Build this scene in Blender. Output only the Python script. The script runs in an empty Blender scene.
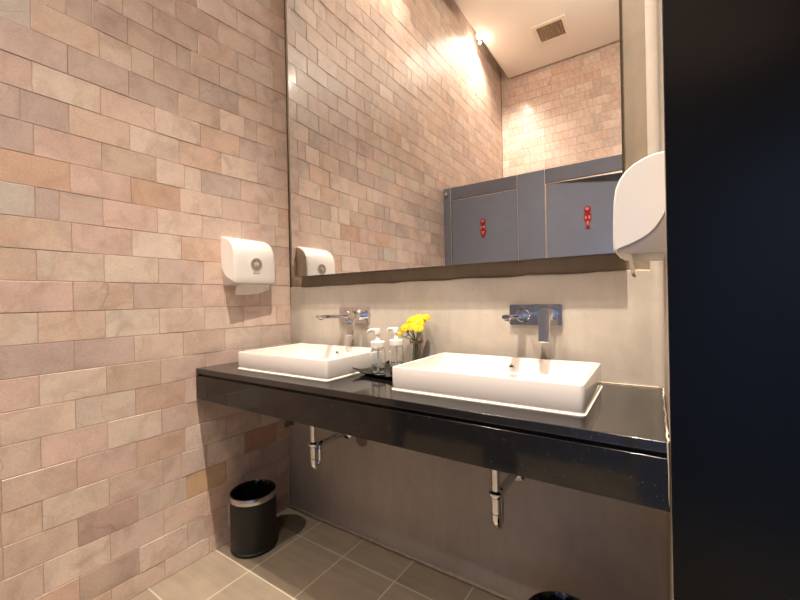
import bpy, bmesh, math, random
from mathutils import Vector, Matrix
PI = math.pi
R = math.radians
C = bpy.context.scene.collection
random.seed(7)

# ------------------------------------------------------------------ measurements (metres)
XW = 1.663            # right return wall
ZC = 0.82             # worktop height
YD = -0.492           # worktop front edge
YF = -3.70            # far wall
ZCEIL = 3.93
XR = 2.80
MY = -0.05            # mirror face

# ------------------------------------------------------------------ materials
def srgb(r, g, b):
    f = lambda c: (c/255/12.92) if c/255 <= .04045 else ((c/255+.055)/1.055)**2.4
    return (f(r), f(g), f(b), 1)

class NT:
    def __init__(s, name):
        s.m = bpy.data.materials.new(name); s.m.use_nodes = True
        s.t = s.m.node_tree; s.b = s.t.nodes['Principled BSDF']
    def n(s, kind, **kw):
        nd = s.t.nodes.new(kind)
        for k, v in kw.items():
            if k in nd.inputs.keys(): nd.inputs[k].default_value = v
            else: setattr(nd, k, v)
        return nd
    def l(s, a, b): s.t.links.new(a, b)
    def ramp(s, fac, stops):
        r = s.n('ShaderNodeValToRGB'); e = r.color_ramp.elements
        while len(e) > 1: e.remove(e[-1])
        e[0].position = stops[0][0]; e[0].color = stops[0][1]
        for p, c in stops[1:]:
            x = e.new(p); x.color = c
        s.l(fac, r.inputs['Fac']); return r.outputs['Color']
    def mix(s, kind, fac, a, b):
        m = s.n('ShaderNodeMix', data_type='RGBA', blend_type=kind)
        for i, v in ((0, fac), (6, a), (7, b)):
            if isinstance(v, (int, float, tuple)): m.inputs[i].default_value = v
            else: s.l(v, m.inputs[i])
        return m.outputs[2]
    def bump(s, h, strength=.2, dist=.01):
        b = s.n('ShaderNodeBump', Strength=strength, Distance=dist)
        s.l(h, b.inputs['Height']); s.l(b.outputs[0], s.b.inputs['Normal'])

def simple(name, col, rough=.5, metal=0, spec=.5, var=.06, scale=12, coat=0, trans=0, ior=1.45, alpha=1, sub=0):
    """plain surface with a faint procedural variation of tone"""
    k = NT(name)
    no = k.n('ShaderNodeTexNoise', Scale=scale, Detail=4.0)
    tc = k.n('ShaderNodeTexCoord'); k.l(tc.outputs['Object'], no.inputs['Vector'])
    lo = tuple(c*(1-var) for c in col[:3])+(1,); hi = tuple(min(1, c*(1+var)) for c in col[:3])+(1,)
    k.l(k.ramp(no.outputs[0], [(.3, lo), (.7, hi)]), k.b.inputs['Base Color'])
    k.b.inputs['Roughness'].default_value = rough
    k.b.inputs['Metallic'].default_value = metal
    k.b.inputs['Specular IOR Level'].default_value = spec
    k.b.inputs['Coat Weight'].default_value = coat
    k.b.inputs['Transmission Weight'].default_value = trans
    k.b.inputs['IOR'].default_value = ior
    k.b.inputs['Alpha'].default_value = alpha
    return k.m

def mat_stone_tile():
    k = NT('sandstone_tile')
    ge = k.n('ShaderNodeNewGeometry')
    at = k.n('ShaderNodeAttribute', attribute_name='tint')
    sd = k.n('ShaderNodeAttribute', attribute_name='seed')
    off = k.n('ShaderNodeVectorMath', operation='MULTIPLY_ADD')
    k.l(sd.outputs['Vector'], off.inputs[0]); off.inputs[1].default_value = (7, 11, 5)
    k.l(ge.outputs['Position'], off.inputs[2])
    v = off.outputs[0]
    # broad clouds inside a tile
    n1 = k.n('ShaderNodeTexNoise', Scale=9.0, Detail=5.0, Roughness=.6, Distortion=.6); k.l(v, n1.inputs['Vector'])
    cl = k.ramp(n1.outputs[0], [(.3, (.83, .81, .80, 1)), (.5, (.98, .98, .98, 1)), (.72, (1.07, 1.05, 1.02, 1))])
    c = k.mix('MULTIPLY', 1.0, at.outputs['Color'], cl)
    # rust and grey blushes
    n2 = k.n('ShaderNodeTexNoise', Scale=5.0, Detail=3.0, Distortion=1.5); k.l(v, n2.inputs['Vector'])
    f2 = k.ramp(n2.outputs[0], [(.58, (0, 0, 0, 1)), (.8, (.4, .4, .4, 1))])
    c = k.mix('MIX', f2, c, srgb(204, 156, 128))
    n5 = k.n('ShaderNodeTexNoise', Scale=6.5, Detail=3.0, Distortion=1.2); k.l(v, n5.inputs['Vector'])
    f5 = k.ramp(n5.outputs[0], [(.25, (.45, .45, .45, 1)), (.40, (0, 0, 0, 1))])
    c = k.mix('MIX', f5, c, srgb(168, 150, 138))
    # sedimentary bands running slantwise
    mp = k.n('ShaderNodeMapping'); mp.inputs['Rotation'].default_value = (.7, 0, .3); k.l(v, mp.inputs['Vector'])
    w = k.n('ShaderNodeTexWave', Scale=5.0, Distortion=7.0, Detail=4.0); w.inputs['Detail Scale'].default_value = 1.6
    k.l(mp.outputs[0], w.inputs['Vector'])
    bands = k.ramp(w.outputs['Fac'], [(0, (.84, .78, .73, 1)), (.22, (.98, .97, .96, 1)), (1, (1.03, 1.02, 1.01, 1))])
    c = k.mix('MULTIPLY', .5, c, bands)
    # hairline veins, only in patches
    vo = k.n('ShaderNodeTexNoise', Scale=4.2, Detail=1.0, Distortion=.9); k.l(v, vo.inputs['Vector'])
    vein = k.ramp(vo.outputs[0], [(.490, (0, 0, 0, 1)), (.5, (1, 1, 1, 1)), (.506, (0, 0, 0, 1))])
    n3 = k.n('ShaderNodeTexNoise', Scale=2.7, Detail=2.0); k.l(v, n3.inputs['Vector'])
    pat = k.ramp(n3.outputs[0], [(.5, (0, 0, 0, 1)), (.66, (.36, .36, .36, 1))])
    vf = k.mix('MULTIPLY', 1.0, vein, pat)
    c = k.mix('MIX', vf, c, srgb(140, 92, 72))
    # fine grain
    n4 = k.n('ShaderNodeTexNoise', Scale=140.0, Detail=3.0); k.l(ge.outputs['Position'], n4.inputs['Vector'])
    gr = k.ramp(n4.outputs[0], [(.3, (.90, .90, .89, 1)), (.7, (1.04, 1.04, 1.04, 1))])
    c = k.mix('MULTIPLY', 1.0, c, gr)
    k.l(c, k.b.inputs['Base Color'])
    k.b.inputs['Roughness'].default_value = .40
    k.b.inputs['Coat Weight'].default_value = .25
    k.b.inputs['Coat Roughness'].default_value = .16
    k.bump(n1.outputs[0], .12, .01)
    return k.m

def mat_plaster(name, a, b, rough=.6):
    k = NT(name)
    ge = k.n('ShaderNodeNewGeometry')
    n1 = k.n('ShaderNodeTexNoise', Scale=2.6, Detail=7.0, Roughness=.6, Distortion=.5); k.l(ge.outputs['Position'], n1.inputs['Vector'])
    c = k.ramp(n1.outputs[0], [(.32, a), (.66, b)])
    mp = k.n('ShaderNodeMapping'); mp.inputs['Scale'].default_value = (18, 18, 5); k.l(ge.outputs['Position'], mp.inputs['Vector'])
    n2 = k.n('ShaderNodeTexNoise', Scale=1.0, Detail=5.0, Distortion=1.0); k.l(mp.outputs[0], n2.inputs['Vector'])
    c = k.mix('MULTIPLY', 1.0, c, k.ramp(n2.outputs[0], [(.3, (.93, .925, .92, 1)), (.7, (1.04, 1.04, 1.04, 1))]))
    n3 = k.n('ShaderNodeTexNoise', Scale=7.0, Detail=2.0, Distortion=2.5); k.l(ge.outputs['Position'], n3.inputs['Vector'])
    cr = k.ramp(n3.outputs[0], [(.494, (1, 1, 1, 1)), (.5, (.90, .89, .87, 1)), (.506, (1, 1, 1, 1))])
    c = k.mix('MULTIPLY', 1.0, c, cr)
    k.l(c, k.b.inputs['Base Color'])
    k.b.inputs['Roughness'].default_value = rough
    k.b.inputs['Specular IOR Level'].default_value = .35
    k.bump(n2.outputs[0], .15, .006)
    return k.m

def mat_floor():
    k = NT('floor_tile')
    ge = k.n('ShaderNodeNewGeometry')
    sep = k.n('ShaderNodeSeparateXYZ'); k.l(ge.outputs['Position'], sep.inputs[0])
    def cell(out, off, size):
        a = k.n('ShaderNodeMath', operation='SUBTRACT'); k.l(out, a.inputs[0]); a.inputs[1].default_value = off
        d = k.n('ShaderNodeMath', operation='DIVIDE'); k.l(a.outputs[0], d.inputs[0]); d.inputs[1].default_value = size
        fl = k.n('ShaderNodeMath', operation='FLOOR'); k.l(d.outputs[0], fl.inputs[0])
        p = k.n('ShaderNodeMath', operation='PINGPONG'); k.l(d.outputs[0], p.inputs[0]); p.inputs[1].default_value = .5
        m = k.n('ShaderNodeMath', operation='MULTIPLY'); k.l(p.outputs[0], m.inputs[0]); m.inputs[1].default_value = size
        return fl.outputs[0], m.outputs[0]
    ix, dx = cell(sep.outputs[0], .249, .268)
    iy, dy = cell(sep.outputs[1], -.154, .268)
    mn = k.n('ShaderNodeMath', operation='MINIMUM'); k.l(dx, mn.inputs[0]); k.l(dy, mn.inputs[1])
    joint = k.ramp(mn.outputs[0], [(.0016, (1, 1, 1, 1)), (.0030, (0, 0, 0, 1))])
    cb = k.n('ShaderNodeCombineXYZ'); k.l(ix, cb.inputs[0]); k.l(iy, cb.inputs[1])
    wn = k.n('ShaderNodeTexWhiteNoise', noise_dimensions='3D'); k.l(cb.outputs[0], wn.inputs['Vector'])
    base = k.ramp(wn.outputs['Value'], [(0, srgb(138, 125, 108)), (1, srgb(151, 138, 120))])
    mp = k.n('ShaderNodeMapping'); mp.inputs['Scale'].default_value = (3, 34, 3); k.l(ge.outputs['Position'], mp.inputs['Vector'])
    n = k.n('ShaderNodeTexNoise', Scale=1.0, Detail=5.0); k.l(mp.outputs[0], n.inputs['Vector'])
    base = k.mix('MULTIPLY', 1.0, base, k.ramp(n.outputs[0], [(.3, (.88, .88, .87, 1)), (.7, (1.08, 1.08, 1.08, 1))]))
    n2 = k.n('ShaderNodeTexNoise', Scale=9.0, Detail=6.0); k.l(ge.outputs['Position'], n2.inputs['Vector'])
    base = k.mix('MULTIPLY', 1.0, base, k.ramp(n2.outputs[0], [(.35, (.9, .9, .9, 1)), (.6, (1, 1, 1, 1))]))
    c = k.mix('MIX', joint, base, srgb(196, 182, 160))
    k.l(c, k.b.inputs['Base Color'])
    k.b.inputs['Roughness'].default_value = .38
    return k.m

def mat_granite(name='black_granite', ior=1.55):
    k = NT(name)
    ge = k.n('ShaderNodeNewGeometry')
    v = k.n('ShaderNodeTexVoronoi', Scale=230.0); k.l(ge.outputs['Position'], v.inputs['Vector'])
    n = k.n('ShaderNodeTexNoise', Scale=60.0, Detail=3.0); k.l(ge.outputs['Position'], n.inputs['Vector'])
    sp = k.ramp(v.outputs['Distance'], [(.06, (1, 1, 1, 1)), (.2, (0, 0, 0, 1))])
    gate = k.ramp(n.outputs[0], [(.60, (0, 0, 0, 1)), (.66, (1, 1, 1, 1))])
    f = k.mix('MULTIPLY', 1.0, sp, gate)
    base = k.ramp(n.outputs[0], [(.3, (.004, .004, .004, 1)), (.8, (.010, .009, .008, 1))])
    k.l(k.mix('MIX', f, base, (.30, .27, .23, 1)), k.b.inputs['Base Color'])
    k.b.inputs['Roughness'].default_value = .085
    k.b.inputs['IOR'].default_value = ior
    return k.m

TILE = mat_stone_tile()
PLASTER = mat_plaster('polished_plaster', srgb(172, 162, 149), srgb(194, 185, 172))
ROUGH = mat_plaster('shade_dark_cement', srgb(128, 113, 94), srgb(150, 134, 113), .7)  # cement tone lowered to paint in the shade round the mirror
FLOOR = mat_floor()
GRANITE = mat_granite()
GRANITE_TOP = mat_granite('polished_black_granite', 1.85)
CEIL = simple('ceiling_paint', srgb(246, 240, 230), .8, var=.02, scale=3)
GROUT = simple('grout', srgb(192, 168, 149), .9, var=.08, scale=30)
CERAMIC = simple('white_ceramic', srgb(216, 209, 202), .09, var=.01, coat=.3)
CHROME = simple('chrome', (.72, .72, .74, 1), .07, 1, var=.03)
BRUSHED = simple('brushed_steel', (.62, .60, .57, 1), .26, 1, var=.08, scale=40)
BRASS = simple('old_brass', (.36, .24, .10, 1), .35, 1, var=.2, scale=60)
MIRROR = simple('mirror_silver', (.90, .90, .88, 1), .0, 1, var=.0)
MEDGE = simple('mirror_backing', srgb(96, 76, 58), .5, var=.1)
MGLASS_EDGE = simple('mirror_edge', srgb(34, 28, 22), .2, var=.02)
BLACKPANEL = simple('black_laminate', srgb(3, 3, 5), .24, spec=.30, var=.12, scale=5)
STALL = simple('slate_blue_laminate', srgb(112, 116, 130), .30, var=.05, scale=6)
STALL2 = simple('slate_blue_laminate_dark', srgb(100, 101, 111), .42, var=.05, scale=6)
ALU = simple('satin_aluminium', (.66, .65, .62, 1), .32, 1, var=.05)
WHITEPL = simple('white_plastic', srgb(230, 225, 218), .28, var=.01)
GREYPL = simple('pale_grey_plastic', srgb(206, 198, 190), .35, var=.02)
LENS = simple('smoked_lens', srgb(150, 138, 126), .2, var=.1, scale=90)
LENSRIM = simple('lens_rim', srgb(190, 180, 168), .3, var=.03)
PAPER = simple('paper_towel', srgb(232, 224, 210), .9, var=.04, scale=50)
BINBLACK = simple('black_bin_plastic', srgb(24, 22, 21), .48, var=.15, scale=60)
BAG = simple('black_bin_bag', srgb(12, 12, 12), .16, var=.2, scale=30)
CAULK = simple('white_sealant', srgb(232, 224, 212), .5, var=.03, scale=50)
PLUM = simple('dried_plaster_line', srgb(205, 190, 168), .8, var=.15, scale=70)
HOSE = simple('dark_braided_hose', srgb(70, 62, 56), .4, .4, var=.25, scale=220)
BLACKRUB = simple('black_tray', srgb(14, 14, 15), .16, var=.1, scale=30)
DARK = simple('dark_hole', srgb(20, 17, 15), .6, var=.1)
GLASS = simple('clear_glass', (.96, .98, .97, 1), .02, var=0, trans=1, ior=1.45)
LIQUID = simple('clear_soap', (.86, .93, .95, 1), .02, var=.02, trans=1, ior=1.34)
STEM = simple('flower_stem', srgb(88, 112, 40), .5, var=.2, scale=50)
LEAF = simple('flower_leaf', srgb(70, 104, 40), .5, var=.2, scale=50)
PETAL = simple('yellow_petal', srgb(228, 200, 30), .6, var=.32, scale=220)
FLOWERCORE = simple('flower_centre', srgb(214, 168, 20), .7, var=.15, scale=160)
TWINE = simple('jute_twine', srgb(150, 120, 82), .9, var=.2, scale=200)
SIGNRED = simple('red_sign', srgb(150, 28, 32), .3, var=.1, scale=60)
SIGNPINK = simple('pink_sign', srgb(205, 120, 112), .3, var=.05, scale=60)
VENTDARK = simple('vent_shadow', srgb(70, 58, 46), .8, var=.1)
VENTGRID = simple('vent_grid', srgb(165, 145, 120), .6, var=.05)
VENTWHITE = simple('vent_frame_paint', srgb(240, 230, 214), .5, var=.02)
k = NT('lamp_glow'); k.b.inputs['Emission Color'].default_value = (1, .82, .58, 1); k.b.inputs['Emission Strength'].default_value = 30
k.b.inputs['Base Color'].default_value = (1, .9, .8, 1); GLOW = k.m
k = NT('added_globe_glow'); k.b.inputs['Emission Color'].default_value = (1, .85, .66, 1); k.b.inputs['Emission Strength'].default_value = 12; ADDED_GLOBE = k.m

# ------------------------------------------------------------------ mesh helpers
def link(name, bm, m, parent=None, smooth=False, bevel=0, seg=2):
    me = bpy.data.meshes.new(name)
    bmesh.ops.recalc_face_normals(bm, faces=bm.faces)
    bm.to_mesh(me); bm.free()
    o = bpy.data.objects.new(name, me); C.objects.link(o)
    for mm in (m if isinstance(m, (list, tuple)) else [m]): me.materials.append(mm)
    if smooth:
        for p in me.polygons: p.use_smooth = True
        try: me.set_sharp_from_angle(angle=R(38))
        except Exception: pass
    if bevel:
        md = o.modifiers.new('bevel', 'BEVEL'); md.width = bevel; md.segments = seg; md.limit_method = 'ANGLE'; md.angle_limit = R(40); md.harden_normals = True
        for p in me.polygons: p.use_smooth = True
    if parent: o.parent = parent
    return o

def thing(name, label, cat, loc=(0, 0, 0), rz=0, group=None):
    o = bpy.data.objects.new(name, None); C.objects.link(o)
    o.empty_display_size = .05
    o.location = loc; o.rotation_euler = (0, 0, rz); o['label'] = label; o['category'] = cat
    if group: o['group'] = group
    return o

def structure(o):
    o['kind'] = 'structure'; return o

def box(bm, x0, x1, y0, y1, z0, z1, mi=0, mtx=None):
    v = [bm.verts.new((x, y, z)) for z in (z0, z1) for y in (y0, y1) for x in (x0, x1)]
    if mtx:
        for q in v: q.co = mtx @ q.co
    for f in ((0, 2, 3, 1), (4, 5, 7, 6), (0, 1, 5, 4), (2, 6, 7, 3), (0, 4, 6, 2), (1, 3, 7, 5)):
        fc = bm.faces.new([v[i] for i in f]); fc.material_index = mi
    return v

def bbox(name, dims, m, parent=None, bevel=0, seg=2):
    bm = bmesh.new(); box(bm, *dims)
    return link(name, bm, m, parent, bevel=bevel, seg=seg)

def lathe(bm, prof, n=32, cx=0, cy=0, cz=0, cap0=True, cap1=True, axis='Z', mi=0):
    rings = []
    for r, z in prof:
        ring = []
        for i in range(n):
            a = 2*PI*i/n
            p = (r*math.cos(a), r*math.sin(a), z)
            if axis == 'Y': p = (p[0], -p[2], p[1])      # axis towards -y
            if axis == 'X': p = (p[2], p[0], p[1])       # axis towards +x
            ring.append(bm.verts.new((p[0]+cx, p[1]+cy, p[2]+cz)))
        rings.append(ring)
    for a, b in zip(rings, rings[1:]):
        for i in range(n):
            f = bm.faces.new((a[i], a[(i+1) % n], b[(i+1) % n], b[i])); f.material_index = mi
    if cap0: bm.faces.new(rings[0][::-1]).material_index = mi
    if cap1: bm.faces.new(rings[-1]).material_index = mi
    return rings

def tube(bm, pts, r, n=14, caps=True, mi=0):
    pts = [Vector(p) for p in pts]
    rs = r if isinstance(r, (list, tuple)) else [r]*len(pts)
    rings = []; up = None
    for i, p in enumerate(pts):
        d = (pts[min(i+1, len(pts)-1)] - pts[max(i-1, 0)]).normalized()
        if up is None:
            up = Vector((0, 0, 1)) if abs(d.z) < .9 else Vector((1, 0, 0))
        s = d.cross(up).normalized(); up = s.cross(d).normalized()
        rings.append([bm.verts.new(p + (s*math.cos(2*PI*j/n) + up*math.sin(2*PI*j/n))*rs[i]) for j in range(n)])
    for a, b in zip(rings, rings[1:]):
        for j in range(n):
            bm.faces.new((a[j], a[(j+1) % n], b[(j+1) % n], b[j])).material_index = mi
    if caps:
        bm.faces.new(rings[0][::-1]).material_index = mi; bm.faces.new(rings[-1]).material_index = mi

def spline(pts, n=8):
    pts = [Vector(p) for p in pts]; P = [pts[0]] + pts + [pts[-1]]; out = []
    for i in range(1, len(P)-2):
        for k in range(n):
            t = k/n; a, b, c, d = P[i-1], P[i], P[i+1], P[i+2]
            out.append(.5*((2*b) + (c-a)*t + (2*a-5*b+4*c-d)*t*t + (3*b-a-3*c+d)*t**3))
    out.append(pts[-1]); return out

def rrect(x0, x1, y0, y1, r, n=6):
    pts = []
    for cx, cy, a0 in ((x1-r, y1-r, 0), (x0+r, y1-r, 90), (x0+r, y0+r, 180), (x1-r, y0+r, 270)):
        for i in range(n+1):
            a = R(a0 + 90*i/n); pts.append((cx + r*math.cos(a), cy + r*math.sin(a)))
    return pts

def loft(bm, loops, cap0=True, cap1=True, mi=0):
    rings = [[bm.verts.new(p) for p in L] for L in loops]
    n = len(rings[0])
    for a, b in zip(rings, rings[1:]):
        for j in range(n): bm.faces.new((a[j], a[(j+1) % n], b[(j+1) % n], b[j])).material_index = mi
    if cap0: bm.faces.new(rings[0][::-1]).material_index = mi
    if cap1: bm.faces.new(rings[-1]).material_index = mi

# ------------------------------------------------------------------ stone tile walls
PAL = [((222, 199, 184), 6), ((218, 193, 179), 6), ((224, 204, 190), 5), ((214, 192, 180), 3), ((218, 188, 169), 2),
       ((208, 188, 176), 2), ((220, 195, 178), 3), ((226, 210, 196), 1), ((204, 182, 169), 1)]
PALW = [c for c, w in PAL for _ in range(w)]
NAMED = dict(grey=(202, 191, 180), mauve=(203, 181, 171), pink=(219, 191, 179), tan=(215, 190, 172), light=(224, 205, 190),
             orange=(214, 180, 158), cream=(225, 209, 193), rust=(192, 150, 131), dark=(190, 163, 151), ochre=(214, 180, 146))
TH, TL, TZ0, TY0 = .1006, .1801, 1.9852, -.9896

def tile_wall(name, u0, u1, z0, z1, put, overrides=None, mat_dark=None, useed=1):
    """courses of stone; put(u, z, out) maps wall coordinates to space"""
    rnd = random.Random(useed)
    bm = bmesh.new()
    tint = bm.faces.layers.float_color.new('tint'); seed = bm.faces.layers.float_vector.new('seed')
    k0 = math.floor((TZ0 - z1)/TH); k1 = math.ceil((TZ0 - z0)/TH)
    g = .0009
    for k in range(k0, k1):
        zt = min(TZ0 - k*TH, z1); zb = max(TZ0 - (k+1)*TH, z0)
        if zt - zb < .006: continue
        sh = 0 if k % 2 else .5
        i0 = math.floor((u0 - TY0)/TL - sh) ; i1 = math.ceil((u1 - TY0)/TL - sh)
        for i in range(i0, i1):
            a = TY0 + (i+sh)*TL; b = a + TL
            jit = rnd.uniform(-.004, .004)
            a = max(a, u0); b = min(b, u1)
            if b - a < .006: continue
            cells = [(a, b)]
            if rnd.random() < .16 and b-a > .15:
                s = a + (b-a)*rnd.uniform(.32, .68); cells = [(a, s), (s, b)]
            nm = (overrides or {}).get((k, i))
            for (p, q) in cells:
                col = NAMED[nm] if nm else rnd.choice(PALW)
                j = rnd.uniform(.97, 1.03)
                c = srgb(*[min(250, x*j) for x in col])
                out = rnd.choice([0, 0, 0, .0004, .0008, .0012, .0018])
                e = .0010
                o = [put(p+g, zb+g, -.004), put(q-g, zb+g, -.004), put(q-g, zt-g, -.004), put(p+g, zt-g, -.004)]
                f = [put(p+g+e, zb+g+e, out), put(q-g-e, zb+g+e, out), put(q-g-e, zt-g-e, out), put(p+g+e, zt-g-e, out)]
                m = [put(p+g, zb+g, out-e), put(q-g, zb+g, out-e), put(q-g, zt-g, out-e), put(p+g, zt-g, out-e)]
                vs = [[bm.verts.new(x) for x in L] for L in (o, m, f)]
                fs = [bm.faces.new(vs[2])]
                for A, B in ((vs[0], vs[1]), (vs[1], vs[2])):
                    for t in range(4): fs.append(bm.faces.new((A[t], A[(t+1) % 4], B[(t+1) % 4], B[t])))
                sv = Vector((rnd.uniform(-5, 5), rnd.uniform(-5, 5), rnd.uniform(-5, 5)))
                for fc in fs: fc[tint] = c; fc[seed] = sv
    # grout bed behind the stones
    nu, nz = 75, 42
    for o_ in (-.0022, -.06):
        G = [[bm.verts.new(put(u0+(u1-u0)*i/nu, z0+(z1-z0)*j/nz, o_)) for j in range(nz+1)] for i in range(nu+1)]
        for i in range(nu):
            for j in range(nz):
                fc = bm.faces.new((G[i][j], G[i+1][j], G[i+1][j+1], G[i][j+1])); fc.material_index = 1; fc[tint] = srgb(192, 168, 149)
    me = bpy.data.meshes.new(name); bm.to_mesh(me); bm.free()
    me.materials.append(TILE); me.materials.append(GROUT)
    o = bpy.data.objects.new(name, me); C.objects.link(o)
    return structure(o)

OV = {}
# measured by eye from the courses nearest the camera: (k, i)
for k_, i_, nm in [
    (0, -1, 'mauve'), (0, 0, 'mauve'), (1, -1, 'pink'), (1, 0, 'light'), (2, -1, 'mauve'), (2, 0, 'tan'),
    (3, -1, 'mauve'), (3, 0, 'pink'), (3, 1, 'tan'), (4, -1, 'orange'), (4, 0, 'pink'), (4, 1, 'orange'),
    (5, -1, 'grey'), (5, 0, 'mauve'), (5, 1, 'pink'), (6, -1, 'tan'), (6, 0, 'pink'), (7, -1, 'tan'), (7, 0, 'light'),
    (7, 1, 'light'), (8, -1, 'pink'), (8, 0, 'tan'), (9, -1, 'light'), (9, 0, 'tan'), (9, 1, 'cream'), (10, -1, 'mauve'),
    (10, 0, 'mauve'), (11, -1, 'pink'), (11, 0, 'light'), (11, 1, 'tan'), (12, 0, 'light'), (16, 2, 'ochre'), (16, 0, 'dark'),
    (15, 4, 'rust'), (14, 2, 'light'), (15, 3, 'light'), (15, 0, 'light'), (14, 0, 'pink'), (17, 0, 'light'), (13, 0, 'pink'), (13, 1, 'light'), (-1, -1, 'grey'), (-2, 0, 'mauve'), (-1, 0, 'tan'), (-1, 1, 'light')]:
    OV[(k_, i_)] = nm
def sm(t):
    t = max(0, min(1, t)); return t*t*(3-2*t)
def lean(y, z): return .036*sm(z/1.1)*sm((y+.55)/.55)       # the stone face is out of plumb towards the corner
tile_wall('wall_left', YF, 0.0, 0.0, 4.12, lambda u, z, o: (o + lean(u, z), u, z), OV, useed=3)
tile_wall('wall_front', 0.004, XR, 0.0, 4.12, lambda u, z, o: (u, YF+o, z), None, useed=5)

# ------------------------------------------------------------------ other room surfaces
bm = bmesh.new(); box(bm, -.06, XR, YF-.06, .10, -.08, 0)
structure(link('floor', bm, FLOOR))
bm = bmesh.new()
box(bm, .12, XR, -3.66, .0, ZCEIL, ZCEIL+.05)                 # dropped slab, open slot along the stone wall
box(bm, -.06, XR, YF-.06, .10, 4.12, 4.18)
structure(link('ceiling', bm, CEIL))
# back wall: upper cement coloured darker for the shade round the mirror, a thicker trowelled coat below whose top edge wavers
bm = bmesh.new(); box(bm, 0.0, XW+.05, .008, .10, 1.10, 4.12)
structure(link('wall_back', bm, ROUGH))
bm = bmesh.new()
N = 60; top = []
rn = random.Random(4)
for i in range(N+1):
    x = .004 + (XW-.008)*i/N
    top.append((x, 1.171 + .0022*math.sin(i*.7) + rn.uniform(-.0014, .0014)))
fr = [bm.verts.new((x, 0.0, z-.003)) for x, z in top]; tb = [bm.verts.new((x, .004, z)) for x, z in top]; bk = [bm.verts.new((x, .0085, z)) for x, z in top]
lo = [bm.verts.new((x, 0.0, 0)) for x, z in top]; lob = [bm.verts.new((x, .10, 0)) for x, z in top]; bkb = [bm.verts.new((x, .10, z)) for x, z in top]
for i in range(N):
    for a, b in ((lo, fr), (fr, tb), (tb, bk)):
        bm.faces.new((a[i], a[i+1], b[i+1], b[i]))
structure(link('wall_back_lower', bm, PLASTER, smooth=True))
bm = bmesh.new(); box(bm, XW, XW+.045, -.497, .10, 0, ZCEIL)
fx = [(XW+.01, .004), (XW-.030, .004), (XW-.030, -.0002)] + [(XW-.030+.030*math.sin(R(a)), -.030+.030*math.cos(R(a))-.0002) for a in range(10, 91, 10)] + [(XW+.01, -.032)]
for za, zb in ((ZC+.0005, ZCEIL), (0, .68)):
    loft(bm, [[(x, y, za) for x, y in fx], [(x, y, zb) for x, y in fx]])
structure(link('wall_right', bm, PLASTER, smooth=True))
bm = bmesh.new(); box(bm, XR, XR+.06, YF, .10, 0, 4.12)
structure(link('wall_right_side', bm, BLACKPANEL))

# black panel that closes the right of the picture
pp = thing('partition_panel', 'tall glossy black partition panel filling the right edge of the picture', 'partition', (XW+.000, -.50, 0))
bbox('panel', (0, XR-XW-.004, -.03, 0, 0, ZCEIL-.002), BLACKPANEL, pp, bevel=.002)

# ------------------------------------------------------------------ vanity counter
vc = thing('vanity_counter', 'long floating black granite vanity counter under the mirror', 'counter', (0, 0, 0))
bbox('countertop', (.004, XW-.002, YD, -.001, ZC-.021, ZC), GRANITE_TOP, vc, bevel=.0022)
bbox('groove_rail', (.006, XW-.002, YD+.014, YD+.04, ZC-.034, ZC-.021), GRANITE, vc)
bbox('apron', (.004, XW-.002, YD, YD+.03, .689, ZC-.031), GRANITE, vc, bevel=.002)
bm = bmesh.new(); rn = random.Random(2)
pts = []
for i in range(40):
    y = YD + .002 + i*(-YD-.004)/39
    pts.append((XW-.0035 + rn.uniform(-.001, .001), y, ZC + .0012))
tube(bm, pts, [.0012 + rn.uniform(0, .0014)*(1 if i % 3 else .4) for i in range(40)], 7)
tube(bm, [(XW-.0035, YD+.001, .70), (XW-.003, YD-.0005, .76), (XW-.004, YD, ZC)], [.0008, .0010, .0018], 6)
o = link('sealant_line', bm, PLUM, vc, smooth=True); o['label'] = 'ragged pale plaster line where the counter meets the side wall'
bm = bmesh.new()
pts = []
for i in range(50):
    pts.append((.01 + i*(XW-.02)/49, -.004, ZC+.001))
tube(bm, pts, .0025, 6)
o = link('back_sealant', bm, PLUM, vc, smooth=True)

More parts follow.
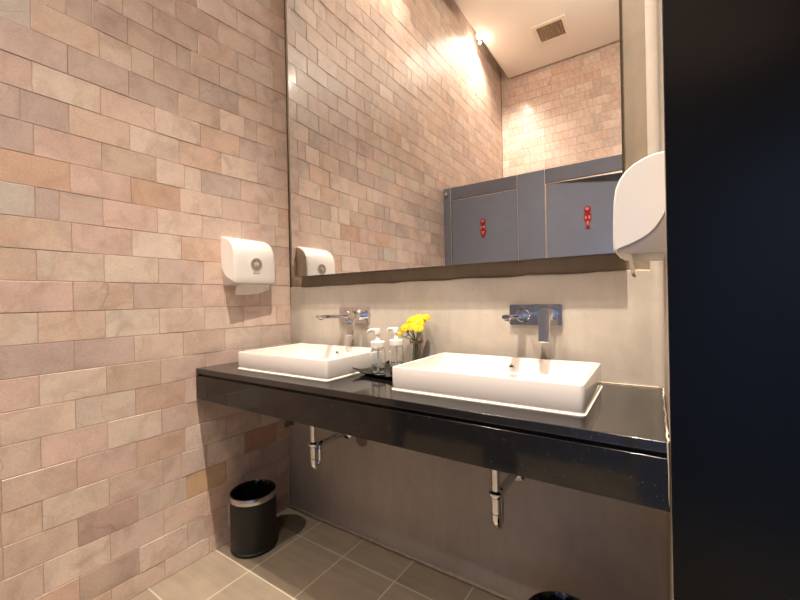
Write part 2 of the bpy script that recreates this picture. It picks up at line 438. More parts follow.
# ------------------------------------------------------------------ basins
def basin(x, y, label, w=.2625):
    t = thing('vessel_basin', label, 'basin', (x, y, ZC), group='white vessel basins')
    d, h = .174, .070
    L = []
    def ring(wx, dy, r, z): return [(px, py, z) for px, py in rrect(-wx, wx, -dy, dy, r)]
    bm = bmesh.new()
    L = [ring(w-.004, d-.004, .010, .0015), ring(w-.001, d-.001, .011, .006), ring(w, d, .012, .012), ring(w, d, .012, h-.004),
         ring(w-.0012, d-.0012, .011, h-.0012), ring(w-.004, d-.004, .009, h), ring(w-.011, d-.011, .008, h), ring(w-.0135, d-.0135, .008, h-.0012),
         ring(w-.0145, d-.0145, .008, h-.004), ring(w-.020, d-.020, .012, h-.048), ring(w-.027, d-.027, .018, h-.056), ring(w-.045, d-.045, .02, h-.059),
         ring(.03, .03, .0299, h-.061)]
    loft(bm, L)
    link('bowl', bm, CERAMIC, t, smooth=True)
    bm = bmesh.new(); lathe(bm, [(.021, h-.0605), (.023, h-.0595), (.022, h-.0580), (.015, h-.0575)], 28)
    link('waste_cover', bm, CHROME, t, smooth=True)
    # overflow hole on the rear inside face
    zy = d - .0178
    bm = bmesh.new(); lathe(bm, [(.0075, .0000), (.0112, .0004), (.0112, .0022), (.0075, .0026)], 24, 0, zy+.0005, h-.034, axis='Y', cap0=False, cap1=False)
    ov_ = link('overflow_ring', bm, BRUSHED, t, smooth=True)
    bm = bmesh.new(); lathe(bm, [(.0077, 0), (.0077, .0008)], 24, 0, zy+.0004, h-.034, axis='Y')
    link('overflow_hole', bm, DARK, ov_)
    # bead of sealant round the foot
    bm = bmesh.new()
    loft(bm, [ring(w-.003, d-.003, .010, .0002), ring(w+.0034, d+.0034, .015, .0002), ring(w+.0022, d+.0022, .014, .0015), ring(w+.0002, d+.0002, .012, .0030), ring(w-.003, d-.003, .01, .0030)], cap0=False, cap1=False)
    s = link('sealant_bead', bm, CAULK, t, smooth=True)
    return t
basin(.436, -.232, 'white rectangular vessel basin nearest the stone wall')
basin(1.2335, -.222, 'white rectangular vessel basin at the right end of the counter', .2715)

# ------------------------------------------------------------------ wall faucets
def faucet(x, z, label):
    t = thing('wall_faucet', label, 'faucet', (x, 0, z), group='chrome wall faucets')
    bm = bmesh.new()
    pts = rrect(-.0885, .0885, -.0365, .0365, .006, 4)
    loft(bm, [[(px, -.0005, pz) for px, pz in pts], [(px, -.0085, pz) for px, pz in pts],
              [(px*.99, -.0105, pz*.975) for px, pz in pts]])
    link('wall_plate', bm, CHROME, t, smooth=True)
    # seam between the two halves
    bbox('plate_seam', (-.0062, -.0052, -.0110, -.0100, -.035, .035), DARK, t)
    # spout: collar, flat bar, aerator
    sx = -.040
    bm = bmesh.new(); lathe(bm, [(.024, .0098), (.024, .014), (.021, .017), (.012, .0175)], 28, sx, 0, -.002, axis='Y')
    col = link('spout_collar', bm, CHROME, t, smooth=True)
    bm = bmesh.new()
    sec = rrect(-.0145, .0145, -.0085, .0085, .006, 4)
    loft(bm, [[(sx+a*s, -yy, b*s2 - .002 + dz) for a, b in sec] for yy, s, s2, dz in
              ((.012, 1, 1, 0), (.10, 1, .95, .001), (.185, 1, .85, .002), (.192, .97, .78, .002), (.195, .85, .6, .002))])
    sp = link('spout', bm, CHROME, t, smooth=True)
    bm = bmesh.new(); lathe(bm, [(.0095, -.012), (.0095, -.006), (.008, -.004)], 20, sx, -.178, 0)
    link('aerator', bm, BRUSHED, sp, smooth=True)
    # lever: round body out of the plate, then a slab handle hanging down in front
    hx = .046
    bm = bmesh.new(); lathe(bm, [(.0225, .0098), (.0225, .034), (.0205, .036), (.0205, .040), (.0225, .042), (.0225, .068), (.019, .0735), (.008, .0745)], 32, hx, 0, .001, axis='Y')
    link('valve_body', bm, CHROME, t, smooth=True)
    bm = bmesh.new()
    prof = []
    out = []
    for i in range(13):
        a = PI*i/12; out.append((hx + .0185*math.cos(a), .004 + .0185*math.sin(a)))
    out += [(hx-.0165, -.080), (hx-.0145, -.0845), (hx+.0145, -.0845), (hx+.0165, -.080)]
    def ly(pz): return -.066 - .014*max(0, -pz)/.07      # the lever leans away from the wall
    loft(bm, [[(px, ly(pz), pz) for px, pz in out], [(px, ly(pz)-.010, pz) for px, pz in out],
              [(hx+(px-hx)*.9, ly(pz)-.0125, pz*.97) for px, pz in out]])
    link('lever_handle', bm, CHROME, t, smooth=True)
    return t
faucet(.480, 1.027, 'chrome wall faucet on the left above the basin nearest the stone wall')
faucet(1.300, 1.034, 'chrome wall faucet on the right above the basin at the right end of the counter')

# ------------------------------------------------------------------ soap dispensers, tray, vase
tr = thing('serving_tray', 'small black square tray with upturned corners between the two basins', 'tray', (.837, -.200, ZC), R(-8))
bm = bmesh.new(); n = 14; a, b = .118, .094
grid = []
for lay in (0, 1):
    g = []
    for i in range(n+1):
        row = []
        for j in range(n+1):
            u, v = -1+2*i/n, -1+2*j/n
            e = max(abs(u), abs(v)); rise = .002 + (0 if e < .74 else .010*((e-.74)/.26)**1.3) + .014*max(0, (abs(u)*abs(v)-.45)/.55)**1.4
            row.append(bm.verts.new((u*a*(1+.04*abs(v)**3), v*b*(1+.04*abs(u)**3), rise + (.0032 if lay else 0) - (0.0015))))
        g.append(row)
    grid.append(g)
for lay in (0, 1):
    for i in range(n):
        for j in range(n):
            q = (grid[lay][i][j], grid[lay][i+1][j], grid[lay][i+1][j+1], grid[lay][i][j+1])
            bm.faces.new(q if lay else q[::-1])
for i in range(n):
    for (x0, y0, x1, y1) in ((i, 0, i+1, 0), (i, n, i+1, n), (0, i, 0, i+1), (n, i, n, i+1)):
        bm.faces.new((grid[0][x0][y0], grid[0][x1][y1], grid[1][x1][y1], grid[1][x0][y0]))
link('dish', bm, BLACKRUB, tr, smooth=True)

def soap(x, y, rz, label):
    t = thing('soap_dispenser', label, 'soap dispenser', (x, y, ZC+.0042), rz, 'clear pump bottles on the black tray')
    bm = bmesh.new()
    lathe(bm, [(.0245, 0), (.0268, .002), (.0272, .006), (.0272, .072), (.0262, .079), (.021, .086), (.0175, .089), (.0175, .093),
               (.0160, .093), (.0160, .088), (.0195, .084), (.0246, .077), (.0255, .071), (.0255, .0065), (.0235, .004)], 36, cap1=True)
    link('bottle', bm, GLASS, t, smooth=True)
    bm = bmesh.new(); lathe(bm, [(.0225, .0045), (.0252, .007), (.0252, .030), (.0252, .0305)], 32)
    link('liquid_soap', bm, LIQUID, t, smooth=True)
    bm = bmesh.new(); tube(bm, [(0, 0, .010), (.001, 0, .05), (0, 0, .095)], .0028, 10)
    link('dip_tube', bm, WHITEPL, t, smooth=True)
    bm = bmesh.new(); lathe(bm, [(.0235, .0885), (.0258, .0895), (.0258, .1055), (.0240, .1075), (.010, .1085), (.0085, .116), (.0062, .117), (.0062, .132)], 32)
    link('screw_cap', bm, WHITEPL, t, smooth=True)
    bm = bmesh.new()
    lathe(bm, [(.0075, .1300), (.0100, .1315), (.0105, .144), (.0090, .1485), (.003, .1495)], 24)
    tube(bm, spline([(.002, 0, .1425), (-.018, 0, .1435), (-.036, 0, .1415), (-.041, 0, .1350)], 5), [.0058]*6+[.0052]*5+[.0046]*5, 12)
    link('pump_head', bm, WHITEPL, t, smooth=True)
    t.scale = (1, 1, 1.12)
    return t
soap(.793, -.238, R(8), 'clear pump soap bottle at the front of the black tray')
soap(.826, -.166, R(-4), 'clear pump soap bottle at the back of the tray beside the flower jar')

# ------------------------------------------------------------------ flower jar
vz = thing('flower_vase', 'small clear glass jar standing behind the soap bottles, holding yellow flowers', 'vase', (.839, -.045, ZC))
bm = bmesh.new()
lathe(bm, [(.024, .0005), (.0275, .003), (.0285, .008), (.0285, .082), (.026, .092), (.0222, .099), (.0222, .112), (.0235, .1145), (.0235, .119),
           (.0212, .119), (.0208, .100), (.0245, .091), (.0266, .081), (.0266, .011), (.024, .009)], 36)
link('jar', bm, GLASS, vz, smooth=True)
bm = bmesh.new()
for q in range(3):
    pts = [(.0232*math.cos(2*PI*i/28), .0232*math.sin(2*PI*i/28), .1015 + .0034*q) for i in range(29)]
    tube(bm, pts, .0017, 6)
tube(bm, spline([(.0232, 0, .104), (.033, -.004, .112), (.040, -.008, .104), (.036, -.012, .082), (.038, -.014, .062)], 5), .0015, 6)
link('twine', bm, TWINE, vz, smooth=True)

heads = [(-.058, -.030, .134, 0, .017), (-.036, -.002, .176, 0, .020), (-.012, -.014, .192, 0, .021), (.012, .006, .203, 0, .020), (.030, -.012, .186, 0, .020),
         (.052, .002, .204, 0, .015), (.000, -.032, .170, 0, .021), (.032, -.030, .163, 0, .019), (-.030, -.034, .160, 0, .020), (-.056, -.010, .160, 0, .017)]
# each flower is a thing of its own, standing in the jar
rn = random.Random(11)
FN = ['yellow daisy drooping lowest on the left of the jar', 'yellow daisy on the upper left of the bunch, behind the drooping one', 'yellow daisy near the top middle of the bunch, left half',
      'yellow daisy at the very top centre of the bunch', 'yellow daisy on the right, just under the lone high one', 'small lone yellow daisy standing highest on the right',
      'yellow daisy in the middle of the bunch facing out', 'yellow daisy lowest on the right side of the bunch', 'yellow daisy on the lower left, right of the drooping one', 'small yellow daisy at the far left edge, above the drooping one']
for idx, (hx, hy, hz, tilt, hr) in enumerate(heads):
    f = thing('daisy', FN[idx], 'flower', (.839, -.045, ZC), 0, 'yellow flowers in the glass jar')
    base = (rn.uniform(-.012, .012), rn.uniform(-.012, .012), .012)
    mid = (hx*.15 + rn.uniform(-.004, .004), hy*.2, .105)
    nrm = Vector((hx*14, hy*16 - .55, .9)).normalized()
    hc = Vector((hx, hy, hz))
    bm = bmesh.new(); tube(bm, spline([base, mid, (hx*.62, hy*.62, .105+(hz-.105)*.55), hc - nrm*.003], 6), .0015, 7)
    link('stem', bm, STEM, f, smooth=True)
    q = nrm.to_track_quat('Z', 'Y').to_matrix()
    bm = bmesh.new()
    for lay, (cnt, rad, lift) in enumerate(((15, hr*1.14, .0), (12, hr*.90, .0028), (8, hr*.60, .0055))):
        for p in range(cnt):
            a = 2*PI*p/cnt + lay*.3 + rn.uniform(-.08, .08); wd = rad*.20
            d = Vector((math.cos(a), math.sin(a), 0)); s = Vector((-math.sin(a), math.cos(a), 0))
            prof = [(.12, .35), (.45, .85), (.8, 1.0), (.97, .6)]
            rows = []
            for u, ww in prof:
                zz = lift + .004*u - .005*u*u + rn.uniform(-.0006, .0006)
                rows.append([bm.verts.new(hc + q @ (d*rad*u + s*wd*ww*t_ + Vector((0, 0, zz + .0012*abs(t_) + up_)))) for t_, up_ in ((-1, 0), (0, 0), (1, 0))])
            for A, B in zip(rows, rows[1:]):
                for e in range(2): bm.faces.new((A[e], A[e+1], B[e+1], B[e]))
    fo = link('petals', bm, PETAL, f, smooth=True)
    sm = fo.modifiers.new('thick', 'SOLIDIFY'); sm.thickness = .0006
    bm = bmesh.new(); bmesh.ops.create_uvsphere(bm, u_segments=14, v_segments=8, radius=hr*.30, matrix=Matrix.Translation(hc + nrm*.006) @ q.to_4x4() @ Matrix.Diagonal((1, 1, .55, 1)))
    link('flower_centre', bm, FLOWERCORE, f, smooth=True)
    if idx % 2 == 0:
        bm = bmesh.new(); m0 = Vector(mid)*.4 + hc*.6; dr = Vector((rn.uniform(-1, 1), rn.uniform(-1, .2), .5)).normalized()
        s = dr.cross(Vector((0, 0, 1))).normalized(); rows = []
        for u, ww in ((0, .1), (.3, .8), (.65, .9), (1, .05)):
            rows.append([bm.verts.new(m0 + dr*.028*u + s*.006*ww*t_ + Vector((0, 0, -.004*u*u + .001*abs(t_)))) for t_ in (-1, 0, 1)])
        for A, B in zip(rows, rows[1:]):
            for e in range(2): bm.faces.new((A[e], A[e+1], B[e+1], B[e]))
        lo_ = link('leaf', bm, LEAF, f, smooth=True); sm = lo_.modifiers.new('thick', 'SOLIDIFY'); sm.thickness = .0005

# ------------------------------------------------------------------ mirror
mr = thing('wall_mirror', 'large frameless wall mirror above the two basins', 'mirror', (0, 0, 0))
mx0, mx1, mz0, mz1 = .115, 1.570, 1.222, 2.95
bbox('backing_board', (mx0+.003, mx1-.001, -.0445, .0075, mz0+.002, mz1-.003), MEDGE, mr)
bm = bmesh.new(); box(bm, mx0, mx1, MY, -.0445, mz0, mz1)
for f in bm.faces:
    f.material_index = 0 if f.calc_center_median().y < MY+.0001 else 1
link('mirror_glass', bm, [MIRROR, MGLASS_EDGE], mr)

# ------------------------------------------------------------------ paper towel dispensers
# profile: distance from the wall, height (measured on the right hand one)
def dispenser(loc, rz, label):
    t = thing('towel_dispenser', label, 'paper towel dispenser', loc, rz, 'white paper towel dispensers')
    W = .215
    # local: x = out from the wall, y = along the wall
    def shell(pr, y0, y1, r):
        L = []
        for yy, s in ((y0, 1-.04), (y0+r*.3, 1-.015), (y0+r, 1), (y1-r, 1), (y1-r*.3, 1-.015), (y1, 1-.04)):
            cz = .105
            L.append([(px*(s if px > .001 else 1), yy, cz + (pz-cz)*(s)) for px, pz in pr])
        return L
    body = [(.000, .004), (.000, .224), (.020, .222), (.040, .216), (.060, .206), (.076, .193), (.087, .177), (.094, .158), (.098, .130), (.099, .088), (.100, .028), (.095, .012), (.05, .006)]
    bm = bmesh.new(); loft(bm, shell(body, .004, W-.004, .006))
    link('inner_body', bm, GREYPL, t, smooth=True)
    # outer cover: the same outline, its lower rear swept up in a curve
    cov = [(0, .100), (0, .229), (.020, .2275), (.040, .222), (.060, .2125), (.077, .199), (.0895, .182), (.098, .161), (.102, .132), (.104, .090), (.105, .045), (.1045, .022), (.102, .0165),
           (.092, .0215), (.076, .027), (.060, .034), (.046, .041), (.033, .050), (.021, .062), (.011, .077), (.004, .090)]
    bm = bmesh.new(); loft(bm, shell(cov, 0, W, .010))
    link('cover', bm, WHITEPL, t, smooth=True)
    # round smoked lens with a leaf like mark and the small line under it
    ly, lz = W*.51, .102
    xo = .1034
    bm = bmesh.new(); lathe(bm, [(.031, -.004), (.031, .0027), (.0285, .0036), (.0268, .0027), (.0268, -.004)], 36, xo, ly, lz, axis='X', cap0=False, cap1=False)
    rim = link('lock_ring', bm, LENSRIM, t, smooth=True)
    bm = bmesh.new(); lathe(bm, [(.0272, -.004), (.0272, .0022)], 36, xo, ly, lz, axis='X')
    link('lock_disc', bm, LENS, rim, smooth=True)
    bm = bmesh.new()
    for px_, s in ((-.0075, .8), (0, 1.1), (.0075, .8)):
        lathe(bm, [(.0016, -.014*s), (.0046, -.005*s), (.0050, .004*s), (.0012, .014*s)], 8, xo+.0022, ly+px_*1.2, lz-.001)
    link('emblem', bm, LENSRIM, rim, smooth=True)
    bbox('brand_line', (xo, xo+.0034, ly-.018, ly+.018, lz-.0405, lz-.0385), LENS, t)
    # towel hanging out of the slot
    bm = bmesh.new(); rows = []
    for i in range(9):
        u = i/8; row = []
        for j in range(15):
            v = j/14
            row.append(bm.verts.new((.078 + .004*math.sin(v*5) - .010*u + .002*math.sin(9*v+u*4), .022 + v*.184, .020 - u*(.058 - .024*v**3) )))
        rows.append(row)
    for A, B in zip(rows, rows[1:]):
        for j in range(14): bm.faces.new((A[j], A[j+1], B[j+1], B[j]))
    p = link('paper_towel', bm, PAPER, t, smooth=True); sm = p.modifiers.new('thick', 'SOLIDIFY'); sm.thickness = .0008
    return t
dispenser((.008, -.368, 1.170), 0, 'white paper towel dispenser with round grey lens on the stone wall')
dr = dispenser((XW+.001, -.250, 1.171), PI, 'white paper towel dispenser seen side on against the right side wall')
dr.scale = (.86, 1, .88)

# ------------------------------------------------------------------ pipes under the counter
def drain(x, y, label):
    t = thing('drain_trap', label, 'drain pipe', (x, y, 0), group='chrome drain pipes under the counter')
    zb = .395
    bm = bmesh.new(); tube(bm, [(0, 0, .798), (0, 0, .492)], .0135, 22)
    link('tailpiece', bm, CHROME, t, smooth=True)
    bm = bmesh.new(); lathe(bm, [(.0165, .472), (.0215, .476), (.0235, .484), (.0225, .490), (.017, .494), (.0137, .496)], 26)
    link('slip_nut', bm, CHROME, t, smooth=True)
    bm = bmesh.new()
    r = .0165
    pts = [(0, 0, .476), (0, 0, .44), (0, 0, .42)] + [(0, r - r*math.cos(R(a)), .412 - .030*math.sin(R(a))) for a in range(0, 181, 15)] + [(0, 2*r, .43), (0, 2*r, .455)]
    pts += [(0, 2*r + .018*(1-math.cos(R(a))), .455 + .018*math.sin(R(a))) for a in (20, 45, 70, 90)] + [(0, -y-.004, .473)]
    tube(bm, pts, [.0150]*9 + [.0135]*(len(pts)-9), 22)
    link('trap_bend', bm, CHROME, t, smooth=True)
    bm = bmesh.new(); lathe(bm, [(.0155, .4215), (.0163, .4225), (.0163, .4245), (.0155, .4255)], 26, cap0=False, cap1=False)
    link('bend_joint', bm, BRUSHED, t, smooth=True)
    bm = bmesh.new(); lathe(bm, [(.034, .002), (.033, .006), (.020, .012), (.0155, .013)], 30, 0, -y, .473, axis='Y')
    link('wall_flange', bm, CHROME, t, smooth=True)
    return t
drain(.418, -.215, 'chrome drain pipe under the basin nearest the stone wall')
drain(1.222, -.210, 'chrome drain pipe under the right hand basin')

def supply(x, y, label):
    t = thing('stop_valve', label, 'valve', (x, 0, .575), group='water stop valves under the counter')
    bm = bmesh.new(); lathe(bm, [(.024, .001), (.023, .004), (.010, .007), (.010, .040), (.012, .041), (.012, .058), (.008, .060)], 24, axis='Y')
    link('valve_stub', bm, CHROME, t, smooth=True)
    bm = bmesh.new(); lathe(bm, [(.009, -.030), (.010, -.028), (.010, .018), (.012, .019), (.012, .030), (.008, .031)], 20, 0, -.050, 0)
    link('valve_outlet', bm, CHROME, t, smooth=True)
    bm = bmesh.new(); tube(bm, spline([(0, -.050, .030), (.002, -.052, .075), (.012, -.056, .115), (.02, -.064, .145), (.03, -.075, .175), (.03, -.09, .22)], 7), .0058, 10)
    link('supply_hose', bm, HOSE, t, smooth=True)
    return t
supply(.500, 0, 'chrome stop valve with hose behind the drain nearest the stone wall')
cp = thing('wall_patch', 'round cement patch on the wall just under the counter, right of the left drain', 'wall patch', (.505, 0, .450))
bm = bmesh.new(); lathe(bm, [(.034, -.0004), (.034, .0015), (.030, .003), (.026, .0022), (.010, .0025)], 26, axis='Y')
for v in bm.verts: v.co.x *= 1 + .08*math.sin(5*v.co.z*60); v.co.z *= .9
link('cement_disc', bm, ROUGH, cp, smooth=True)
bm = bmesh.new(); rn = random.Random(8)
tube(bm, [(.01 + (XW-.02)*i/60, -.003 + rn.uniform(-.0015, .0015), .0025 + rn.uniform(-.001, .001)) for i in range(61)], [.0065 + rn.uniform(-.0012, .0018) for i in range(61)], 8)
structure(link('baseboard_back', bm, PLUM, smooth=True))
bv = thing('pipe_stub', 'small brass pipe stub in the corner below the counter', 'pipe fitting', (.030, 0, .452))
bm = bmesh.new(); lathe(bm, [(.016, .001), (.015, .006), (.009, .008), (.009, .030), (.014, .031), (.014, .044), (.006, .046)], 8, axis='Y')
link('brass_nut', bm, BRASS, bv)
bm = bmesh.new(); tube(bm, spline([(0, -.038, .006), (.010, -.040, .022), (.032, -.036, .028)], 5), .006, 10)
link('elbow', bm, BRASS, bv, smooth=True)

# ------------------------------------------------------------------ waste bins
def bin_(x, y, label):
    t = thing('waste_bin', label, 'bin', (x, y, 0), group='black waste bins under the counter')
    bm = bmesh.new(); lathe(bm, [(.094, .0005), (.100, .004), (.100, .013), (.0972, .016), (.0972, .226), (.0955, .228), (.0940, .228), (.0940, .020), (.0, .018)][:-1], 56)
    link('body', bm, BINBLACK, t, smooth=True)
    bm = bmesh.new(); lathe(bm, [(.0976, .222), (.0990, .2232), (.0990, .2455), (.0975, .2475), (.0958, .2475), (.0950, .2455), (.0950, .226)], 56, cap0=False, cap1=False)
    link('steel_rim', bm, BRUSHED, t, smooth=True)
    rn = random.Random(int(x*1000)); bm = bmesh.new(); n = 72; rings = []
    for q, (r, z) in enumerate(((.0990, .2300), (.0994, .2440), (.0978, .2492), (.0950, .2500), (.0928, .246), (.0915, .225), (.0905, .19), (.089, .14), (.086, .08), (.078, .04), (.04, .03), (.004, .028))):
        if q < 2: continue
        ring = []
        for i in range(n):
            a = 2*PI*i/n
            am = 0 if q < 4 else .0045*min(1, (q-3)/2)
            rr = r - am*(.5+.5*math.sin(a*11+q*.35+math.sin(a*3)*2)) - am*rn.uniform(0, .9)
            ring.append(bm.verts.new((rr*math.cos(a), rr*math.sin(a), z + (0 if q < 4 else rn.uniform(-.004, .004)))))
        rings.append(ring)
    for A, B in zip(rings, rings[1:]):
        for i in range(n): bm.faces.new((A[i], A[(i+1) % n], B[(i+1) % n], B[i]))
    bm.faces.new(rings[-1])
    o = link('bin_bag', bm, BAG, t, smooth=True)
    return t
bin_(.118, -.305, 'black round waste bin with steel rim against the stone wall')
bin_(1.432, -.300, 'black waste bin at the bottom edge below the right basin')

# ------------------------------------------------------------------ toilet stalls opposite (seen in the mirror)
SY = -1.97
st = thing('stall_front', 'slate grey toilet stall front reflected in the mirror', 'partition', (0, SY, 0))
for a, b in ((.006, .075), (.697, .918), (1.545, XR-.005)):
    bbox('pilaster', (a, b, -.026, 0, 0, 2.125), STALL, st, bevel=.002)
for a, b in ((.078, .695), (.920, 1.543)):
    bbox('header', (a, b, -.026, -.001, 2.012, 2.125), STALL2, st, bevel=.002)
bm = bmesh.new()
for x_ in (.0765, .696, .919):
    box(bm, x_-.003, x_+.003, 0.0, .004, 0.15, 2.125)
link('edge_strip', bm, ALU, st)
b_ = bmesh.new(); lathe(b_, [(.016, 0), (.016, .012), (.010, .018)], 24, 0, 0, 0, axis='Y')
for v in b_.verts: v.co = (v.co.x + .034, -v.co.y, v.co.z + 2.07)
link('fixing_cap', b_, ALU, st, smooth=True)

def door(x0, x1, ang, label, lx, lz, sign):
    e = thing('stall_door', label, 'door', (x0, SY-.004, 0), ang, 'toilet stall doors seen in the mirror')
    w = x1-x0
    bbox('door_leaf', (.002, w-.003, -.020, 0, .12, 2.004), STALL, e, bevel=.002)
    # red figure: head, arms folded into a body, legs
    bm = bmesh.new()
    def disc(cx, cz, rx, rz_, mi, y=.0045):
        n = 22
        v0 = [bm.verts.new((cx+rx*math.cos(2*PI*i/n), y, cz+rz_*math.sin(2*PI*i/n))) for i in range(n)]
        v1 = [bm.verts.new((v.co.x, .0, v.co.z)) for v in v0]
        bm.faces.new(v0).material_index = mi
        for i in range(n): bm.faces.new((v0[i], v0[(i+1) % n], v1[(i+1) % n], v1[i])).material_index = mi
    def poly(pts, mi, y=.004):
        v0 = [bm.verts.new((a, y, b)) for a, b in pts]; v1 = [bm.verts.new((a, 0, b)) for a, b in pts]
        bm.faces.new(v0).material_index = mi
        for i in range(len(pts)): bm.faces.new((v0[i], v0[(i+1) % len(pts)], v1[(i+1) % len(pts)], v1[i])).material_index = mi
    cx, cz = lx - x0, lz
    disc(cx, cz+.058, .024, .027, 0)
    disc(cx-.002, cz+.064, .012, .012, 1, .006)
    if sign == 'dress':
        poly([(cx-.026, cz+.028), (cx+.026, cz+.028), (cx+.012, cz-.004), (cx+.030, cz-.022), (cx+.004, cz-.084), (cx-.004, cz-.084), (cx-.030, cz-.022), (cx-.012, cz-.004)], 0)
        disc(cx+.010, cz+.012, .008, .012, 1, .006); disc(cx-.012, cz+.010, .007, .010, 1, .006)
        poly([(cx-.016, cz-.026), (cx+.016, cz-.026), (cx, cz-.060)], 1, .006)
    else:
        poly([(cx-.024, cz+.028), (cx+.024, cz+.028), (cx+.028, cz-.006), (cx+.012, cz-.040), (cx+.010, cz-.080), (cx-.010, cz-.080), (cx-.012, cz-.040), (cx-.028, cz-.006)], 0)
        disc(cx-.013, cz-.002, .008, .014, 1, .006); disc(cx+.013, cz-.002, .008, .014, 1, .006)
        poly([(cx-.007, cz-.030), (cx+.007, cz-.030), (cx+.005, cz-.062), (cx-.005, cz-.062)], 1, .006)
        disc(cx, cz-.076, .014, .012, 0, .005)
    s = link('door_sign', bm, [SIGNRED, SIGNPINK], e); s['label'] = 'small red restroom figure on the door'
    return e
door(.082, .692, 0, 'closed stall door in the mirror with a small red figure, left of the two', .386, 1.712, 'dress')
door(.924, 1.538, R(-4.5), 'slightly open stall door in the mirror, right of the two', 1.224, 1.700, 'slim')

# ------------------------------------------------------------------ ceiling vent and lamps
cv = thing('ceiling_vent', 'square ceiling vent with grid grille, seen in the mirror', 'vent', (.772, -3.045, ZCEIL))
bm = bmesh.new(); q = .168; w = .042
for d in ((-q, q, -q, -q+w), (-q, q, q-w, q), (-q, -q+w, -q+w, q-w), (q-w, q, -q+w, q-w)): box(bm, d[0], d[1], d[2], d[3], -.014, -.0005)
link('vent_frame', bm, VENTWHITE, cv, bevel=.002)
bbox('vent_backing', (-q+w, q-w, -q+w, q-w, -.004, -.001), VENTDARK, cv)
bm = bmesh.new(); s = q-w
for i in range(11):
    p = -s + 2*s*i/10
    box(bm, p-.004, p+.004, -s, s, -.012, -.0045); box(bm, -s, s, p-.004, p+.004, -.0118, -.0043)
link('grille', bm, VENTGRID, cv)

WARM = (1.0, .865, .74)
def lamp(x, y, z, power, cone, label, blend=1.0, aim=None, colour=WARM, radius=.03):
    t = thing('downlight', label, 'light', (x, y, z), 0, 'ceiling downlights')
    bm = bmesh.new(); lathe(bm, [(.030, 0), (.044, 0), (.044, -.006), (.034, -.010), (.030, -.004)], 28, cap0=False, cap1=False)
    link('trim_ring', bm, ALU, t, smooth=True)
    bm = bmesh.new(); lathe(bm, [(.029, -.003), (.029, -.001)], 24)
    link('lens', bm, GLOW, t)
    L = bpy.data.lights.new('downlight_lamp', 'SPOT'); L.energy = power; L.color = colour; L.spot_size = R(cone); L.spot_blend = blend; L.shadow_soft_size = radius
    o = bpy.data.objects.new('downlight_lamp', L); C.objects.link(o)
    o.location = (x, y, z-.02)
    d = Vector(aim or (x, y, 0)) - Vector(o.location); o.rotation_euler = d.to_track_quat('-Z', 'Y').to_euler()
    return t
def cove(x, y, power, cone, label):
    t = thing('cove_spotlight', label, 'light', (x, y, 4.12), 0, 'spotlights in the slot along the stone wall')
    bm = bmesh.new(); lathe(bm, [(.022, -.001), (.022, -.006), (.008, -.010), (.008, -.050), (.026, -.056), (.028, -.120), (.024, -.122)], 24)
    link('housing', bm, ALU, t, smooth=True)
    bm = bmesh.new(); lathe(bm, [(.023, -.1245), (.023, -.1225)], 24)
    link('lens', bm, GLOW, t)
    L = bpy.data.lights.new('cove_lamp', 'SPOT'); L.energy = power; L.color = WARM; L.spot_size = R(cone); L.spot_blend = .8; L.shadow_soft_size = .02
    o = bpy.data.objects.new('cove_lamp', L); C.objects.link(o); o.location = (x, y, 3.965)
    L = bpy.data.lights.new('cove_lamp_spill', 'POINT'); L.energy = power*.008; L.color = WARM; L.shadow_soft_size = .010
    o = bpy.data.objects.new('cove_lamp_spill', L); C.objects.link(o); o.location = (x+.01, y, 3.895)
    return t
cove(.085, -1.02, 260, 90, 'spotlight in the ceiling slot nearest the mirror')
cove(.085, -2.74, 290, 140, 'bright spotlight in the ceiling slot near the far wall, seen in the mirror')
lamp(1.50, -.84, ZCEIL-.0005, 900, 87, 'downlight in the ceiling before the right basin')
lamp(1.50, -2.95, ZCEIL-.0005, 480, 75, 'unseen downlight added over the toilet stalls to brighten the far wall')  # added out of view to lift the far wall
lamp(2.25, -3.05, ZCEIL-.0005, 620, 95, 'unseen downlight added at the far right corner to brighten the far wall')  # second added lamp, unseen, brightens far wall and ceiling

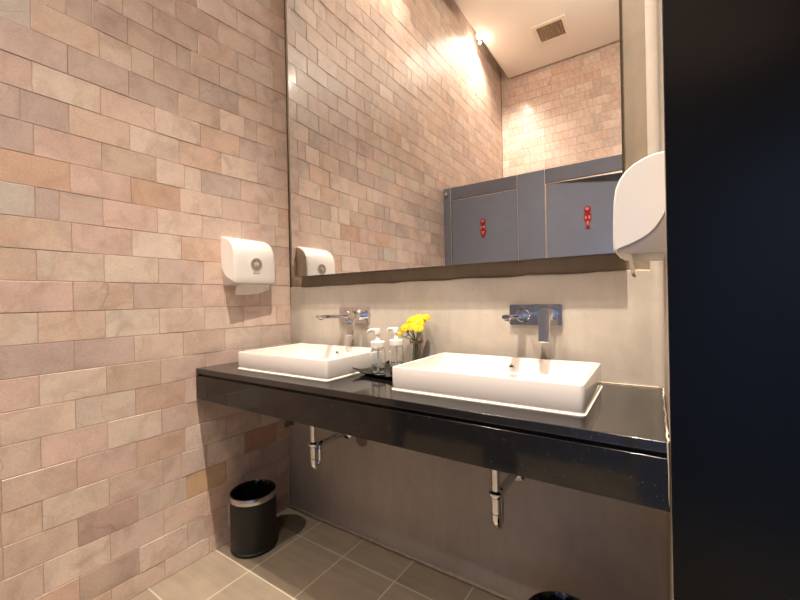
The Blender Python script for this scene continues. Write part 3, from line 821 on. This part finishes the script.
t = thing('added_globe_lamp', 'small globe lamp added just outside the mirrored view to brighten the ceiling', 'light', (1.62, -1.90, ZCEIL))  # invented lamp, added to brighten the ceiling and upper walls
bm = bmesh.new(); lathe(bm, [(.045, -.0005), (.045, -.012), (.012, -.018), (.012, -.12)], 28)
link('added_lamp_rose', bm, ALU, t, smooth=True)
bm = bmesh.new(); lathe(bm, [(.012, -.12), (.040, -.128), (.062, -.155), (.066, -.18), (.058, -.21), (.034, -.235), (.002, -.24)], 28)
link('added_lamp_globe', bm, ADDED_GLOBE, t, smooth=True)
L = bpy.data.lights.new('added_globe_light', 'POINT'); L.energy = 64; L.color = WARM; L.shadow_soft_size = .06
o = bpy.data.objects.new('added_globe_light', L); C.objects.link(o); o.location = (1.62, -1.90, ZCEIL-.34)

# bluish area light added for daylight from an assumed doorway, none modelled
L = bpy.data.lights.new('added_daylight', 'AREA'); L.energy = 32; L.spread = R(60); L.color = (.40, .66, 1.0); L.shape = 'RECTANGLE'; L.size = .9; L.size_y = 2.0
o = bpy.data.objects.new('added_daylight', L); C.objects.link(o); o.location = (XR-.03, -.98, 1.1); o.rotation_euler = (Vector((2.2, -1.97, .55)) - Vector(o.location)).to_track_quat('-Z', 'Y').to_euler()
o.visible_camera = True

# ------------------------------------------------------------------ world, camera, view
w = bpy.data.worlds.new('world'); bpy.context.scene.world = w; w.use_nodes = True
w.node_tree.nodes['Background'].inputs[0].default_value = (.9, .85, .8, 1); w.node_tree.nodes['Background'].inputs[1].default_value = .02
cam = bpy.data.cameras.new('camera'); co = bpy.data.objects.new('camera', cam); C.objects.link(co)
r_ = Vector((.83044486, .55669738, -.02119837)); u_ = Vector((.0164384, .01354842, .99977308)); f_ = Vector((-.55685826, .83060488, -.0021))
M = Matrix((( r_.x, u_.x, -f_.x, 1.6436), (r_.y, u_.y, -f_.y, -1.3537), (r_.z, u_.z, -f_.z, 1.0973), (0, 0, 0, 1)))
co.matrix_world = M
cam.sensor_width = 36; cam.lens = 380.02*36/800; cam.clip_start = .02
sc = bpy.context.scene; sc.camera = co
sc.view_settings.view_transform = 'Standard'; sc.view_settings.look = 'None'; sc.view_settings.gamma = 1
sc.view_settings.use_curve_mapping = False
sc.view_settings.exposure = -0.2
try:
    sc.cycles.max_bounces = 10; sc.cycles.transparent_max_bounces = 16; sc.cycles.transmission_bounces = 10; sc.cycles.caustics_reflective = False
except Exception: pass
